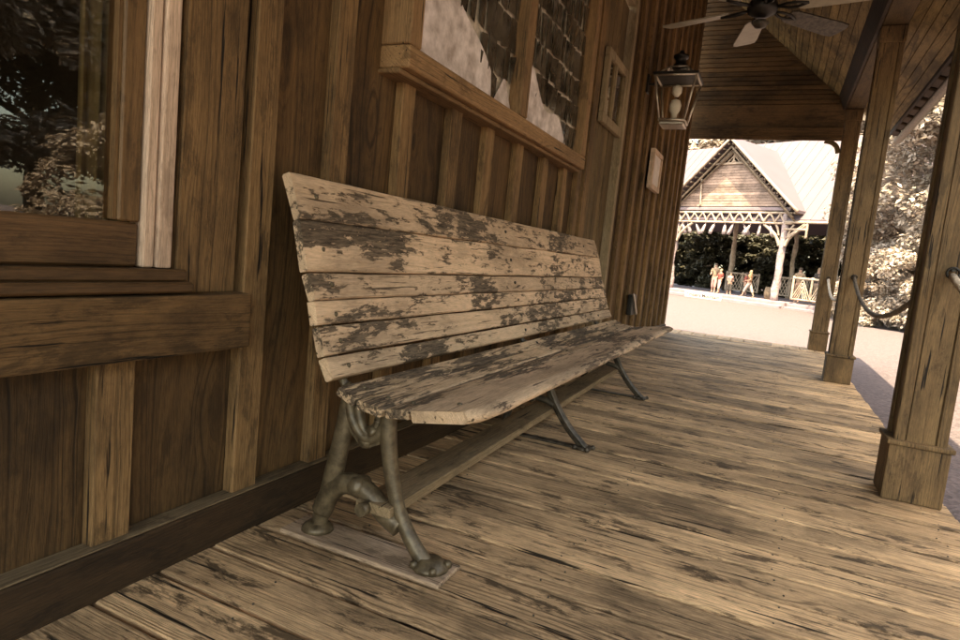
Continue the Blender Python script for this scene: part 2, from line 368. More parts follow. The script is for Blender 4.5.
f = MB(); y = -3.0
while y < 10.55:
    w_ = .19
    x0 = -1.50; x1 = .90 + jit(.006)
    zt = jit(.0025)
    f.box(x0, x1, y + .008, min(y + w_, 10.56) - .008, -.06, zt, .007, 2)
    y += w_
y = -3.0; f.mi = 1
while y < 10.5:
    for xx in (-1.15, -.5, .15, .78):
        for dy in (.04, .15):
            f.lathe([(.0, .0), (.0036, .0), (.003, .0035), (0, .0035)], (xx + jit(.03), y + dy + jit(.012), .0), 6)
    y += w_
fl = struct(f.build('floor', ['floor', 'iron_dark']))
f = MB(); x = -1.50
while x < .88:
    f.box(x + .004, min(x + .2, .9) - .004, 10.565, 11.12, -.06, jit(.002) + .002, .005, 1); x += .2
struct(f.build('edge_floor', 'floor_end'))
f = MB(); f.box(-1.5, .87, -3, 11.08, -.148, -.064)
struct(f.build('subfloor', 'base'))

# ================================================================== WALL
XB = -1.54                                  # face of the boards
wall = thing('porch_wall', (-1.5, 3.5, 0), 'long brown board and batten porch wall with windows and door', 'wall')
def wall_gaps(y0, y1):
    """solid z ranges of the wall between y0 and y1"""
    yc = (y0 + y1) / 2
    if yc < 1.12: return [(.05, .84), (2.6, 5.6)]
    if 2.2 < yc < 4.6: return [(.05, 1.78), (3.55, 5.6)]
    if 5.22 < yc < 6.07: return [(3.5, 5.6)]
    return [(.05, 5.6)]
b = MB(); edges = [-3, -2.2, -1.4, -.6, .2, .62, 1.12, 1.49, 1.88, 2.2, 2.32, 2.755, 3.16, 3.6, 4.07, 4.58, 4.92, 5.22, 6.07, 6.48, 6.91, 7.34, 7.77, 8.2, 8.63, 9.06, 9.5, 9.93, 10.38]
for y0, y1 in zip(edges[:-1], edges[1:]):
    for z0, z1 in wall_gaps(y0, y1): b.box(XB - .04, XB + jit(.003), y0, y1, z0, z1)
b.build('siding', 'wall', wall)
BAT = [(1.05, .05, .625, .05), (1.88, .1, 5.6, 0), (2.32, .1, 1.74, 0), (2.755, .1, 1.74, 0), (3.16, .1, 1.74, 0), (3.6, .1, 1.74, 0), (4.07, .1, 1.74, 0), (4.5, .1, 1.74, 0), (4.86, .1, 5.6, 0)]
BAT += [(yy, .1, 5.6, 0) for yy in (6.48, 6.91, 7.34, 7.77, 8.2, 8.63, 9.06, 9.5, 9.93)]
BAT += [(1.51, .1, 5.6, 0)]
for yc, z0, z1, _ in BAT:
    wd = .052 + jit(.004)
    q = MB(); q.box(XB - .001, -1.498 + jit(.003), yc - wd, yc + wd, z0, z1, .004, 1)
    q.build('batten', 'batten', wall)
q = MB(); q.box(XB - .001, -1.494, 10.26, 10.40, .05, 5.6, .005); q.box(-1.9, -1.535, 10.385, 10.42, .05, 5.6, .004)
q.build('corner_board', 'batten', wall)
q = MB(); q.box(XB - .001, -1.50, 1.215, 1.425, .80, 5.6, .004)
q.build('wide_board', 'batten', wall)
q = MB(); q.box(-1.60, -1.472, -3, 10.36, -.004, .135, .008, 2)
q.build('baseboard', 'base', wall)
q = MB(); q.box(-1.538, -1.476, -3, 10.25, .1355, .141, .002); q.build('dusty_ledge', 'stretcher', wall)
q = MB(); q.box(-1.60, -1.448, -3, 1.45, .632, .802, .008, 2)
for v in q.b.verts: v.co.x += .006 * mn.noise(v.co * 9); v.co.z += .004 * mn.noise(v.co * 7)
q.build('rail_board', 'rail', wall)
q = MB(); q.box(-1.60, -1.455, -3, 1.24, .806, .835, .006, 1); q.box(-1.60, -1.478, -3, 1.235, .835, .868, .006, 1)
q.build('window_sill', 'sash', wall)
# small window at the near end
win = MB(); win.box(-1.575, -1.522, -2.9, 1.112, .870, .985, .006, 1); 
win = win.build('window', 'sash', wall)
q = MB(); q.box(-1.575, -1.522, 1.055, 1.115, .987, 2.7, .005, 1); q.box(-1.57, -1.53, 1.045, 1.054, .99, 2.7)
q.build('stile', 'sashv', win)
q = MB(); q.box(-1.57, -1.508, 1.118, 1.150, .870, 2.75, .004); q.box(-1.57, -1.497, 1.154, 1.196, .870, 2.75, .006, 2)
q.build('casing', 'pale', win)
q = MB(); q.box(-1.552, -1.549, -2.9, 1.05, .98, 2.7); q.build('glass_pane', 'glass', win)
q = MB(); q.box(-3.4, -3.35, -3, 5, .0, 3.4); q.box(-3.4, -1.6, 4.9, 4.95, 0, 3.4); q.box(-3.4, -1.6, -3.05, -3, 0, 3.4); q.box(-3.4, -1.585, -3, 5, -.02, 0); q.box(-3.4, -1.6, -3, 5, 3.4, 3.42)
struct(q.build('room', 'room'))
# curtain inside the small window
q = MB(); pts = []
for i in range(60):
    yy = 1.03 + i * .0042; pts.append((-1.66 + .014 * math.sin(i * .75) + .006 * math.sin(i * 1.9), yy))
for i in range(59):
    (xa, ya), (xb, yb) = pts[i], pts[i + 1]; fq = q.quad((xa, ya, .92), (xb, yb, .92), (xb, yb, 2.75), (xa, ya, 2.75))
bmesh.ops.remove_doubles(q.b, verts=q.b.verts, dist=1e-5)
for fc in q.b.faces: fc.smooth = True
bmesh.ops.solidify(q.b, geom=list(q.b.faces), thickness=.004)
tag(q.build('curtain', 'curtain'), 'dull green brown curtain hanging inside the near window', 'curtain')

# large window (two lights) high on the wall
XF = -1.405
bw = MB(); bw.box(-1.56, XF, 2.15, 4.66, 1.690, 1.78, .006, 1)
bw = bw.build('framed_window', 'frame', wall)
q = MB(); q.box(-1.60, XF - .035, 2.14, 4.655, 1.668, 1.688, .004); q.build('drip_sill', 'frame', bw)
for y0, y1 in ((2.15, 2.24), (3.32, 3.43), (4.56, 4.66)):
    q = MB(); q.box(-1.56, XF - .003, y0, y1, 1.783, 3.6, .005, 1); q.build('mullion', 'framev', bw)
q = MB(); q.box(-1.56, XF, 2.15, 4.66, 3.603, 3.70, .005); q.build('head', 'frame', bw)
# reflection in the panes built as shapes: dark glossy tiles, pale lines, pale sheet low down
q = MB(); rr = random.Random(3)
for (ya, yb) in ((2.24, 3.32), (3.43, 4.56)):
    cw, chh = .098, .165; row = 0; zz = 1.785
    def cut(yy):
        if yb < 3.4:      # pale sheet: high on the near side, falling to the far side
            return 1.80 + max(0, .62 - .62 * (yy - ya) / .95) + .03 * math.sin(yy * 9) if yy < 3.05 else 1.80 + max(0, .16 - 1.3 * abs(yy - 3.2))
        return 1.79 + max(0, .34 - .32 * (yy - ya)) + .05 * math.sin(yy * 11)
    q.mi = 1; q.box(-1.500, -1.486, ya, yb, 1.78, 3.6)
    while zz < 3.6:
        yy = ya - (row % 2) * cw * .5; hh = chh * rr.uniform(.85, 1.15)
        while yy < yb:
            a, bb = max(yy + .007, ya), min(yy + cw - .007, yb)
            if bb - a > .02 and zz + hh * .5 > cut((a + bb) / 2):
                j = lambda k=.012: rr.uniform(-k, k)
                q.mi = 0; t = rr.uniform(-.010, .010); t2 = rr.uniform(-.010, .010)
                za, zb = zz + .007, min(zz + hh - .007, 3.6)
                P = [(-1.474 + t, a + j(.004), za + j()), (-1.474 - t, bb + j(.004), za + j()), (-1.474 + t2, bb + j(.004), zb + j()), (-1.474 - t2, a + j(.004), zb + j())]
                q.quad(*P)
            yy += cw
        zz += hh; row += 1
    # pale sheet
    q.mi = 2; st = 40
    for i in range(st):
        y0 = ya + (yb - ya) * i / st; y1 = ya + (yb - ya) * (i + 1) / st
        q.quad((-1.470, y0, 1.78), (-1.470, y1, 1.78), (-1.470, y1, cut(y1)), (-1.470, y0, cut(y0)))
q.build('reflection_panel', ['dark_reflection', 'reflection_line', 'pale_reflection'], bw)

# door
door = MB()
for i in range(7):
    y0 = 5.24 + i * .117; door.box(-1.60, -1.565 + jit(.004), y0, y0 + .109, .14, 3.4, .006)
door = door.build('door', 'doorplank', wall)
q = MB(); q.box(XB, -1.50, 5.02, 5.16, .1, 3.5, .004); q.box(-1.6, -1.53, 5.17, 5.225, .1, 3.5, .004); q.build('jamb', 'batten', door)
q = MB(); q.box(-1.60, -1.492, 6.06, 6.12, .1, 3.55, .006, 2); q.box(-1.60, -1.500, 6.125, 6.18, .1, 3.55, .006, 2); q.box(-1.6, -1.51, 5.2, 6.05, 3.42, 3.52, .005); q.build('casing', 'doorcase', door)
q = MB(); q.box(-1.552, -1.505, 5.36, 6.055, 2.21, 2.29, .005); q.box(-1.552, -1.505, 5.36, 6.055, 2.76, 2.83, .005)
q.box(-1.552, -1.505, 5.36, 5.43, 2.293, 2.757, .004); q.box(-1.552, -1.505, 5.99, 6.055, 2.293, 2.757, .004); q.box(-1.55, -1.512, 5.66, 5.70, 2.293, 2.757)
dw = q.build('door_window', 'doorcase', door)
q = MB(); q.box(-1.535, -1.532, 5.43, 5.99, 2.29, 2.76); q.build('glass_pane', 'glass', dw)
q = MB(); q.box(-1.560, -1.553, 5.43, 5.76, 2.29, 2.50); q.build('pale_reflection', 'pale_reflection', dw)  # pale slab put in for the pale reflection within the door glass
q = MB(); q.lathe([(.0, -.012), (.02, -.01), (.024, .0), (.02, .012), (.008, .016), (.008, .04), (.0, .04)], (-1.53, 5.34, 1.05), 12, 0); q.build('door_knob', 'black', door)

# small framed notice, lantern, wall box
t = thing('framed_notice', (-1.49, 7.75, 2.0), 'small pale framed notice on the battens below the lantern', 'notice')
q = MB(); q.box(-1.487, -1.455, 7.51, 8.0, 1.96, 2.35); q.build('backing', 'sashv', t)
q = MB()
for a in ((7.48, 8.03, 1.93, 1.985), (7.48, 8.03, 2.335, 2.385)): q.box(-1.49, -1.432, a[0], a[1], a[2], a[3], .004)
for a in ((7.48, 7.53), (7.98, 8.03)): q.box(-1.49, -1.434, a[0], a[1], 1.987, 2.333, .004)
q.build('frame', 'pale', t)
q = MB(); q.box(-1.455, -1.452, 7.53, 7.98, 1.985, 2.335); q.build('sheet', 'white_board', t)

t = thing('wall_lantern', (-1.18, 6.9, 2.5), 'black and brass glass carriage lantern on a bracket beside the corner', 'lantern')
lx, ly = -1.18, 6.9
def sqring(h, r): return [(lx + sx * r, ly + sy * r, h) for sx, sy in ((-1, -1), (1, -1), (1, 1), (-1, 1))]
zb, zm, zt_ = 2.545, 2.975, 3.09      # bottom, shoulder, roof top
q = MB(); r0, r1, r2 = .125, .205, .085
A, B_, T_ = sqring(zb, r0), sqring(zm, r1), sqring(zt_, r2)
for i in range(4):
    q.tube([A[i], B_[i]], .011, 6); q.tube([A[i], A[(i + 1) % 4]], .014, 6); q.tube([B_[i], B_[(i + 1) % 4]], .013, 6); q.tube([B_[i], T_[i]], .009, 6); q.tube([T_[i], T_[(i + 1) % 4]], .010, 6)
q.box(lx - r0, lx + r0, ly - r0, ly + r0, zb - .05, zb - .014, .01)
q.build('frame', 'bright_metal', t)
q = MB(); q.box(lx - r1 - .022, lx + r1 + .022, ly - r1 - .022, ly + r1 + .022, zm + .004, zm + .03, .008)
q.lathe([(.0, 0), (.08, 0), (.07, .04), (.055, .05), (.055, .10), (.075, .105), (.08, .13), (.03, .15), (.02, .18), (0, .185)], (lx, ly, zt_), 14)
q.tube(smoothpath([(lx - r1, ly, zm - .02), (lx - r1 - .06, ly, zm - .04), (-1.49, ly, zm - .03)]), .014, 8)
q.box(-1.50, -1.478, ly - .05, ly + .05, zm - .13, zm + .06, .005)
q.build('cap', 'black', t)
q = MB()
for i in range(4):
    j = (i + 1) % 4; q.quad(A[i], A[j], B_[j], B_[i]); q.quad(B_[i], B_[j], T_[j], T_[i])
q.build('glass', 'lampglass', t)
q = MB(); q.lathe([(0, 0), (.03, .005), (.032, .05), (.055, .09), (.062, .14), (.045, .19), (0, .21)], (lx, ly, zb + .03), 12); q.lathe([(0, 0), (.02, .0), (.05, .04), (.05, .09), (.02, .12), (0, .12)], (lx, ly, zm - .17), 12)
q.build('bulb', 'bulb', t)

t = thing('wall_box', (-1.49, 7.4, .5), 'small black metal box with pale lever on the wall past the bench', 'box')
q = MB(); q.box(-1.49, -1.43, 7.22, 7.46, .44, .68, .012, 2); q.build('housing', 'black', t)
q = MB(); q.bar((-1.415, 7.16, .69), (-1.415, 7.46, .45), .018, .035, .005); q.build('lever', 'bright_metal', t)

# ================================================================== ROOF
roof = thing('porch_roof', (0, 4, 3.6), 'sloping plank porch roof on a long beam above the walkway', 'roof')
SL = .90; XR = .60; ZR = 3.72               # lower inner edge of the sloping ceiling
def zc(x): return ZR + (XR - x) * SL
q = MB(); x = -1.62; sx = .085
while x < XR:
    xa, xb = x, min(x + sx - .006, XR); j = jit(.002)
    q.prism([(xa, zc(xa) + j), (xb, zc(xb) + j), (xb, zc(xb) + .03), (xa, zc(xa) + .03)], 1, -5, 10.84); x += sx
q.build('ceiling_planks', 'ceiling', roof)
q = MB(); q.prism([(-1.75, zc(-1.75) + .04), (1.42, 3.30), (1.42, 3.34), (.9, 3.86), (-1.75, zc(-1.75) + .12)], 1, -5.2, 10.92); q.build('roof_deck', 'base', roof)
q = MB(); x = -1.75
z0 = 3.34; 
while z0 < 5.9:                              # horizontal boards closing the far end
    z1 = z0 + (.35 if z0 < 3.4 else .072)
    xm = min(.62, XR + (ZR - z0) / SL) if z0 > ZR else .62
    if xm > -1.75: q.box(-1.75, xm, 10.80 + (.012 if z0 > 3.4 else 0) + jit(.003), 10.84, z0 + .009, z1, .003)
    z0 = z1
q.build('gable_boards', 'gable', roof)
q = MB(); q.prism([(-1.75, 3.345), (.62, 3.345), (.62, 3.93), (-1.75, 5.86)], 1, 10.846, 10.87); q.build('gable_backing', 'base', roof)
q = MB(); q.box(-1.9, .62, 10.74, 10.90, 3.17, 3.34, .008); q.box(-1.9, .62, 10.70, 10.735, 3.14, 3.19, .006)
q.build('end_beam', 'gable', roof)
q = MB(); q.box(.62, .85, -5, 11.0, 3.62, 3.86, .01, 1); q.build('beam', 'beam', roof)
q = MB(); q.prism([(.50, zc(.50) - .002), (.615, 3.69), (.615, 3.60), (.585, 3.60)], 1, -5, 10.79); q.build('inner_cornice', 'base', roof)
q = MB(); x = .855
while x < 1.22:
    xa, xb = x, x + .068; q.prism([(xa, 3.64 - (xa - .85) * SL), (xb, 3.64 - (xb - .85) * SL), (xb, 3.67 - (xb - .85) * SL), (xa, 3.67 - (xa - .85) * SL)], 1, -5, 11.1); x += .074
q.build('soffit_planks', 'ceiling', roof)
q = MB(); q.prism([(1.225, 3.27), (1.245, 3.25), (1.245, 3.40), (1.225, 3.40)], 1, -5, 11.15); q.build('fascia', 'base', roof)
q = MB()
for k in range(9):
    a0 = math.pi * k / 9; a1 = math.pi * (k + 1) / 9
    q.quad(*[(1.375 - .055 * math.cos(a), yy, 3.245 - .055 * math.sin(a)) for a, yy in ((a0, -5), (a0, 11.15), (a1, 11.15), (a1, -5))])
bmesh.ops.remove_doubles(q.b, verts=q.b.verts, dist=1e-5); bmesh.ops.solidify(q.b, geom=list(q.b.faces), thickness=.006)
q.build('gutter', 'iron', roof)
yy = 3.18
while yy < 11.1:
    q = MB(); q.bar((1.246, yy, 3.285), (1.328, yy, 3.262), .29, .04, .01); q.build('gutter_hanger', 'base', roof); yy += .42
q = MB()
for k in range(7):     # curved bracket under the end beam beside the far post
    a = math.pi / 2 * k / 6; 
q.tube(smoothpath([(.60, 10.82, 2.98), (.57, 10.82, 3.07), (.50, 10.82, 3.13), (.40, 10.82, 3.155)]), .035, 8, flat=1.0); q.build('corner_bracket', 'beam', roof)

# ================================================================== POSTS
def make_post(y0, label):
    t = thing('porch_post', (.735, y0, 0), label, 'post', 'square timber posts along the porch edge')
    q = MB()
    q.box(.735 - .095, .735 + .095, y0 - .095, y0 + .095, .2, 3.62, .004)       # core
    d = .107
    for sx in (-1, 1):                                            # corner boards leave a groove on each face
        for sy in (-1, 1):
            cx, cy = .735 + sx * (d - .022), y0 + sy * (d - .022)
            q.box(cx - .022, cx + .022, cy - .022, cy + .022, .2, 3.617, .004)
    for sy in (-1, 1): q.box(.735 - .057, .735 + .057, y0 + sy * .0985 - .0045, y0 + sy * .0985 + .0045, .2, 3.614)
    q.build('shaft', 'post', t)
    q = MB(); q.box(.735 - .125, .735 + .125, y0 - .125, y0 + .125, .004, .275, .006, 2); q.build('base', 'post', t)
    q = MB(); q.box(.735 - .137, .735 + .137, y0 - .137, y0 + .137, .277, .30, .006, 2); q.build('base_cap', 'post', t)
    q = MB(); q.box(.735 - .115, .735 + .115, y0 - .115, y0 + .115, 3.45, 3.615, .006); q.build('collar', 'post', t)
    for s_ in (-1, 1):
        q = MB(); pts = [(.735, y0 + s_ * .10, 1.13), (.735, y0 + s_ * .145, 1.13)]
        q.tube(pts, .008, 8); q.tube([(.735 + .025 * math.cos(a), y0 + s_ * .145, 1.115 + .025 * math.sin(a)) for a in [i * math.pi / 5 for i in range(11)]], .006, 6)
        q.build('rope_ring', 'black', t)
    return t
make_post(3.66, 'nearest square timber post at the right, dark side and grooved front')
make_post(7.57, 'second timber post along the porch edge with a dark rope tied round it')
make_post(10.90, 'farthest timber post standing at the end corner of the porch floor')
make_post(-.25, 'timber post behind the viewer at the porch edge')
def rope(a, b, sag, mat, label, r=.017):
    q = MB(); a = Vector(a); b = Vector(b); pts = []
    for i in range(41):
        t = i / 40; p = a.lerp(b, t); p.z -= sag * 4 * t * (1 - t) ; pts.append(p)
    n = 10; k = len(pts)
    q.tube(pts, [r * (1 + .12 * math.sin(i * 2.4)) for i in range(k)], n)
    if 0: q.tube([a + Vector((.11 * math.cos(t), .09 + .115 * math.sin(t) - .02, .0 + .02 * math.sin(2 * t))) for t in [i * math.pi / 9 for i in range(19)]], r * .8, 8)
    return tag(q.build('rope', mat), label, 'rope', 'ropes slung between the porch posts')
rope((.735, 7.425, 1.11), (.735, 3.815, 1.10), .29, 'rope', 'dark rope sagging between the nearest and the second post')
rope((.735, 10.755, 1.10), (.735, 7.715, 1.10), .27, 'rope_pale', 'pale rope hanging between the second and the farthest post')
rope((.735, 3.515, 1.10), (.735, -.105, 1.10), .29, 'rope_pale', 'rope hung from the ring on the near face of the nearest post')

# ================================================================== FAN
hub = Vector((-.40, 5.95, 3.28))
t = thing('ceiling_fan', hub, 'dark ceiling fan with pale blades hanging under the plank ceiling', 'fan')
q = MB(); q.lathe([(0, -.08), (.04, -.08), (.07, -.06), (.11, -.04), (.125, 0), (.11, .05), (.07, .08), (.05, .13), (.02, .15), (.018, 1.28), (.05, 1.30), (.06, 1.4)], hub, 20); q.build('motor', 'black', t)
q = MB(); q.lathe([(0, -.165), (.045, -.155), (.07, -.12), (.05, -.103), (0, -.103)], hub, 16); q.build('switch_cap', 'iron_dark', t)
for i, an in enumerate((160, 102, 45, -14, -74, -137)):
    a = math.radians(an); R_ = Matrix.Translation(hub + Vector((0, 0, .0))) @ Matrix.Rotation(a, 4, 'Z') @ Matrix.Rotation(math.radians(-13), 4, 'X')
    q = MB(); out = [(.27, -.065), (.32, -.085), (.80, -.105), (.88, -.098), (.90, -.06), (.90, .06), (.88, .098), (.80, .105), (.32, .085), (.27, .065)]
    top = [q.b.verts.new(R_ @ Vector((x, yy, .006))) for x, yy in out]; bot = [q.b.verts.new(R_ @ Vector((x, yy, -.006))) for x, yy in out]
    q._f(top); q._f(bot[::-1])
    for k in range(len(out)): q._f([top[k], top[(k + 1) % len(out)], bot[(k + 1) % len(out)], bot[k]])
    bl = q.build('blade', 'iron_dark' if an in (45,) else 'fan_pale', t)
    if an == 45: bl['label'] = 'dark blade'
    q = MB(); P = lambda x, yy, z=0: R_ @ Vector((x, yy, z))
    q.tube([P(.12, 0), P(.2, .03, -.01), P(.28, .03, -.012), P(.36, 0, -.012)], .012, 6); q.tube([P(.12, 0), P(.2, -.03, -.01), P(.28, -.03, -.012), P(.36, 0, -.012)], .012, 6)
    q.build('blade_arm', 'black', bl)

# ================================================================== BENCH
bench = thing('park_bench', (-1.1, 3.38, 0), 'long weathered slatted bench with peeling boards and cast iron legs', 'bench')
Y0, Y1 = 1.54, 5.22
def slat(name, mat, p, q_, th, label=None, round_front=False, seed=0, ext=0.0):
    """board between profile points p and q_ (x,z) with thickness th below/behind, edges worn and wavy"""
    m_ = MB(); p = Vector(p); q_ = Vector(q_); d = (q_ - p); L_ = d.length; d.normalize(); nn = Vector((-d.y, d.x))
    if nn.y > 0 and name == 'seat_slat': nn = -nn
    if name == 'back_slat' and nn.x > 0: nn = -nn
    g_ = .0028; b_ = .005
    base = [(g_, b_), (g_ + b_, 0), (L_ * .33, 0), (L_ * .66, 0), (L_ - g_ - b_, 0), (L_ - g_, b_), (L_ - g_, th - b_), (L_ - g_ - b_, th), (g_ + b_, th), (g_, th - b_)]
    if round_front: base = [(g_, b_), (g_ + b_, 0), (L_ * .3, 0), (L_ * .55, 0), (L_ * .8, .001), (L_ - .03, .004), (L_ - .008, .014), (L_, th * .5), (L_ - .008, th - .008), (L_ - .03, th), (g_ + b_, th), (g_, th - b_)]
    ny = 74; rings = []
    for i in range(ny + 1):
        yy = Y0 - ext + (Y1 - Y0 + 2 * ext) * i / ny
        end = min(i, ny - i)
        ring = []
        for k, (u, v) in enumerate(base):
            w1 = .0035 * mn.noise(Vector((yy * 2.2, seed * 7.1, 0))) ; w2 = .0022 * mn.noise(Vector((yy * 9, k * 3.3, seed * 3)))
            u2 = u + (w1 + w2) * (1 if u > L_ * .5 else -1) * .8; v2 = v + w2 * .5 + .003 * mn.noise(Vector((yy * 1.3, seed, 5)))
            cc = .012 if end == 0 else 0
            yo = yy + (.006 * mn.noise(Vector((k * 2.7, seed * 4, 1 + i))) if end == 0 else 0)
            if round_front and end < 3: u2 -= (.05, .018, .004)[end] * (u / L_) ** 3
            if end == 0: v2 = v2 * .86 + th * .07
            P = p + d * u2 + nn * v2
            ring.append(m_.b.verts.new((P.x, yo, P.y)))
        rings.append(ring)
    kk = len(base)
    for i in range(ny):
        for k in range(kk):
            fc = m_._f([rings[i][k], rings[i][(k + 1) % kk], rings[i + 1][(k + 1) % kk], rings[i + 1][k]])
            if fc: fc.smooth = round_front and k in range(4, 10)
    m_._f(rings[0]); m_._f(rings[-1][::-1])
    o = m_.build(name, mat, bench)
    if label: o['label'] = label
    return o
BP = [(-1.412, 1.192), (-1.353, 1.048), (-1.311, .884), (-1.276, .80), (-1.253, .721), (-1.221, .628), (-1.184, .563)]
for i in range(6): slat('back_slat', 'slat', BP[i], BP[i + 1], .036, seed=i, ext=(0, .004, -.003, .006, .002, .0)[i])
SP = [(-1.162, .549), (-1.093, .519), (-.993, .510), (-.905, .523), (-.668, .566)]
for i in range(4): slat('seat_slat', 'seat' if i < 3 else 'seatf', SP[i], SP[i + 1], .034 if i < 3 else .042, seed=10 + i, round_front=(i == 3), ext=(0, .003, .0, .002)[i])
q = MB(); q.box(-1.10, -.97, 0, 3.40, .150, .185, .006, 2)
for v in q.b.verts: v.co.x += -.06 * v.co.y / 3.4; v.co.y += 1.585; v.co.z += .004 * mn.noise(v.co * 2)
q.build('stretcher', 'stretcher', bench)
q = MB(); q.box(-1.41, -1.375, Y0 + .3, Y1 + .10, .86, .94, .005); q.build('back_rail', 'stretcher', bench)

def leg_frame(yc, mat, near=False):
    k = 1.0
    q = MB(); sc_ = 1.0 if near else .8
    # scroll casting under the seat
    ring = [(-1.115 + .052 * math.cos(a), yc, .455 + .058 * math.sin(a)) for a in [math.radians(-200 + i * 11) for i in range(20)]]
    q.tube(ring, .014, 8)
    q.tube(smoothpath([(-1.185, yc, .50), (-1.17, yc, .44), (-1.14, yc, .395), (-1.105, yc, .372), (-1.065, yc, .385), (-1.04, yc, .43)]), [.02] * 6 * 5 + [.02], 8, flat=1.2, side=(0, 1, 0))
    q.tube(smoothpath([(-1.15, yc, .47), (-1.13, yc, .41), (-1.10, yc, .385), (-1.075, yc, .40), (-1.065, yc, .44)]), .017, 8)
    q.lathe([(0, -.02), (.022, -.02), (.028, 0), (.022, .02), (0, .02)], (-1.105, yc, .365), 12, 1)
    q.lathe([(0, -.03), (.014, -.03), (.014, .03), (0, .03)], (-1.075, yc, .405), 8, 1)
    if near:
        q.prism([(-1.19, .50), (-1.185, .43), (-1.165, .38), (-1.13, .352), (-1.09, .345), (-1.05, .365), (-1.03, .41), (-1.03, .44), (-1.07, .44), (-1.085, .405), (-1.115, .395), (-1.145, .415), (-1.155, .46), (-1.15, .50)], 1, yc - .012, yc + .012)
    # seat and back bearers
    q.tube(smoothpath([(-.74, yc, .520), (-.9, yc, .490), (-1.02, yc, .468), (-1.12, yc, .482), (-1.2, yc, .53)]), .015, 8, flat=1.3, side=(0, 1, 0))
    q.tube(smoothpath([(-1.2, yc, .52), (-1.275, yc, .64), (-1.315, yc, .78), (-1.36, yc, .93), (-1.42, yc, 1.10)]), .013, 8, flat=1.3, side=(0, 1, 0))
    for i in range(6):
        mx_, mz_ = (BP[i][0] + BP[i + 1][0]) / 2, (BP[i][1] + BP[i + 1][1]) / 2
        q.lathe([(0, -.004), (.009, -.004), (.008, .0035), (.004, .0055), (0, .006)], (mx_ + .001, yc + jit(.006), mz_ + jit(.01)), 8, 0)
    for i in range(4):
        mx_, mz_ = (SP[i][0] + SP[i + 1][0]) / 2, (SP[i][1] + SP[i + 1][1]) / 2
        q.lathe([(0, -.004), (.009, -.004), (.008, .0035), (.004, .0055), (0, .006)], (mx_, yc + jit(.006), mz_ + .001), 8)
    fr = q.build('leg_frame', mat, bench)
    # front leg
    q = MB(); F = smoothpath([(-1.035, yc, .47), (-1.022, yc, .37), (-1.0, yc, .27), (-.965, yc, .17), (-.915, yc, .09), (-.865, yc, .035), (-.835, yc, .012)] if near else
                             [(-1.06, yc, .47), (-1.055, yc, .36), (-1.02, yc, .27), (-.965, yc, .18), (-.90, yc, .10), (-.83, yc, .035), (-.80, yc, .012)])
    nF = len(F); R = [(.0225 + .006 * abs(1 - 2 * i / nF)) * (1.0 if near else .72) for i in range(nF)]
    q.tube(F, R, 14, flat=1.0 if near else .55, side=(0, 1, 0))
    if not near:
        q.tube([p + Vector((.016, 0, .006)) for p in F], .012, 8, flat=2.2, side=(0, 1, 0))
    fx = F[-1].x
    q.lathe([(0, 0), (.058, 0), (.055, .012), (.040, .02), (.034, .03), (0, .03)] if near else [(0, 0), (.042, 0), (.04, .01), (.02, .018), (0, .02)], (fx, yc, .017 if near else .004), 14)
    for dx, dy in ((.045, .03), (-.04, -.035), (.03, -.04)): q.lathe([(0, 0), (.013, 0), (.013, .014), (.006, .02), (0, .02)], (fx + dx, yc + dy, .022 if near else .006), 6)
    q.build('leg', mat, fr)
    q = MB(); B = smoothpath([(-1.185, yc, .50), (-1.197, yc, .40), (-1.212, yc, .30), (-1.235, yc, .18), (-1.262, yc, .08), (-1.275, yc, .02)])
    q.tube(B, [(.034 - .008 * abs(1 - 2 * i / len(B)) if near else .02) for i in range(len(B))], 12, flat=.8 if near else .7, side=(0, 1, 0))
    q.lathe([(0, 0), (.055, 0), (.05, .014), (.036, .026), (0, .03)] if near else [(0, 0), (.04, 0), (.02, .018), (0, .02)], (-1.275, yc, .017 if near else .004), 14)
    q.build('leg', mat, fr)
    q = MB(); A = smoothpath([(-1.262, yc, .085), (-1.232, yc, .158), (-1.185, yc, .200), (-1.125, yc, .206), (-1.065, yc, .182), (-1.015, yc, .145), (-.955, yc, .115)])
    if near: q.tube(A, [.036] * len(A), 12, side=(0, 1, 0), flat=.9)
    else:
        A = smoothpath([(-1.24, yc, .19), (-1.17, yc, .235), (-1.10, yc, .235), (-1.03, yc, .225), (-.99, yc, .21)]); q.tube(A, .018, 8, side=(0, 1, 0))
    q.lathe([(0, -.036), (.024, -.036), (.03, -.02), (.03, .02), (.024, .036), (0, .036)] , (-1.12, yc, .212 if near else .238), 12, 1)
    q.build('brace', mat, fr)
    return fr
for i, yc in enumerate((1.63, 3.22, 4.80)):
    leg_frame(yc, 'iron' if i == 0 else 'iron_dark', i == 0)
    if i == 0:
        q = MB(); q.box(-1.375, -.765, 1.555, 1.70, .004, .018, .003, 1)
        for v in q.b.verts: v.co.y += .004 * mn.noise(v.co * 20)
        q.build('foot_plate', 'plate', bench)
    else:
        q = MB(); q.box(-1.30, -.77, yc - .022, yc + .022, .003, .014, .003); q.box(-.84, -.755, yc - .04, yc + .04, .0145, .02, .002); q.build('foot_plate', 'iron_dark', bench)
        q = MB(); q.tube([(-1.2, yc - .02, .30), (-1.04, yc - .02, .285)], .006, 8); q.build('tie_rod', 'bright_metal', bench)
q = MB(); q.tube([(-1.06, 1.555, .166), (-1.06, 1.60, .166)], .021, 14); q.build('bolt_head', 'iron', bench)

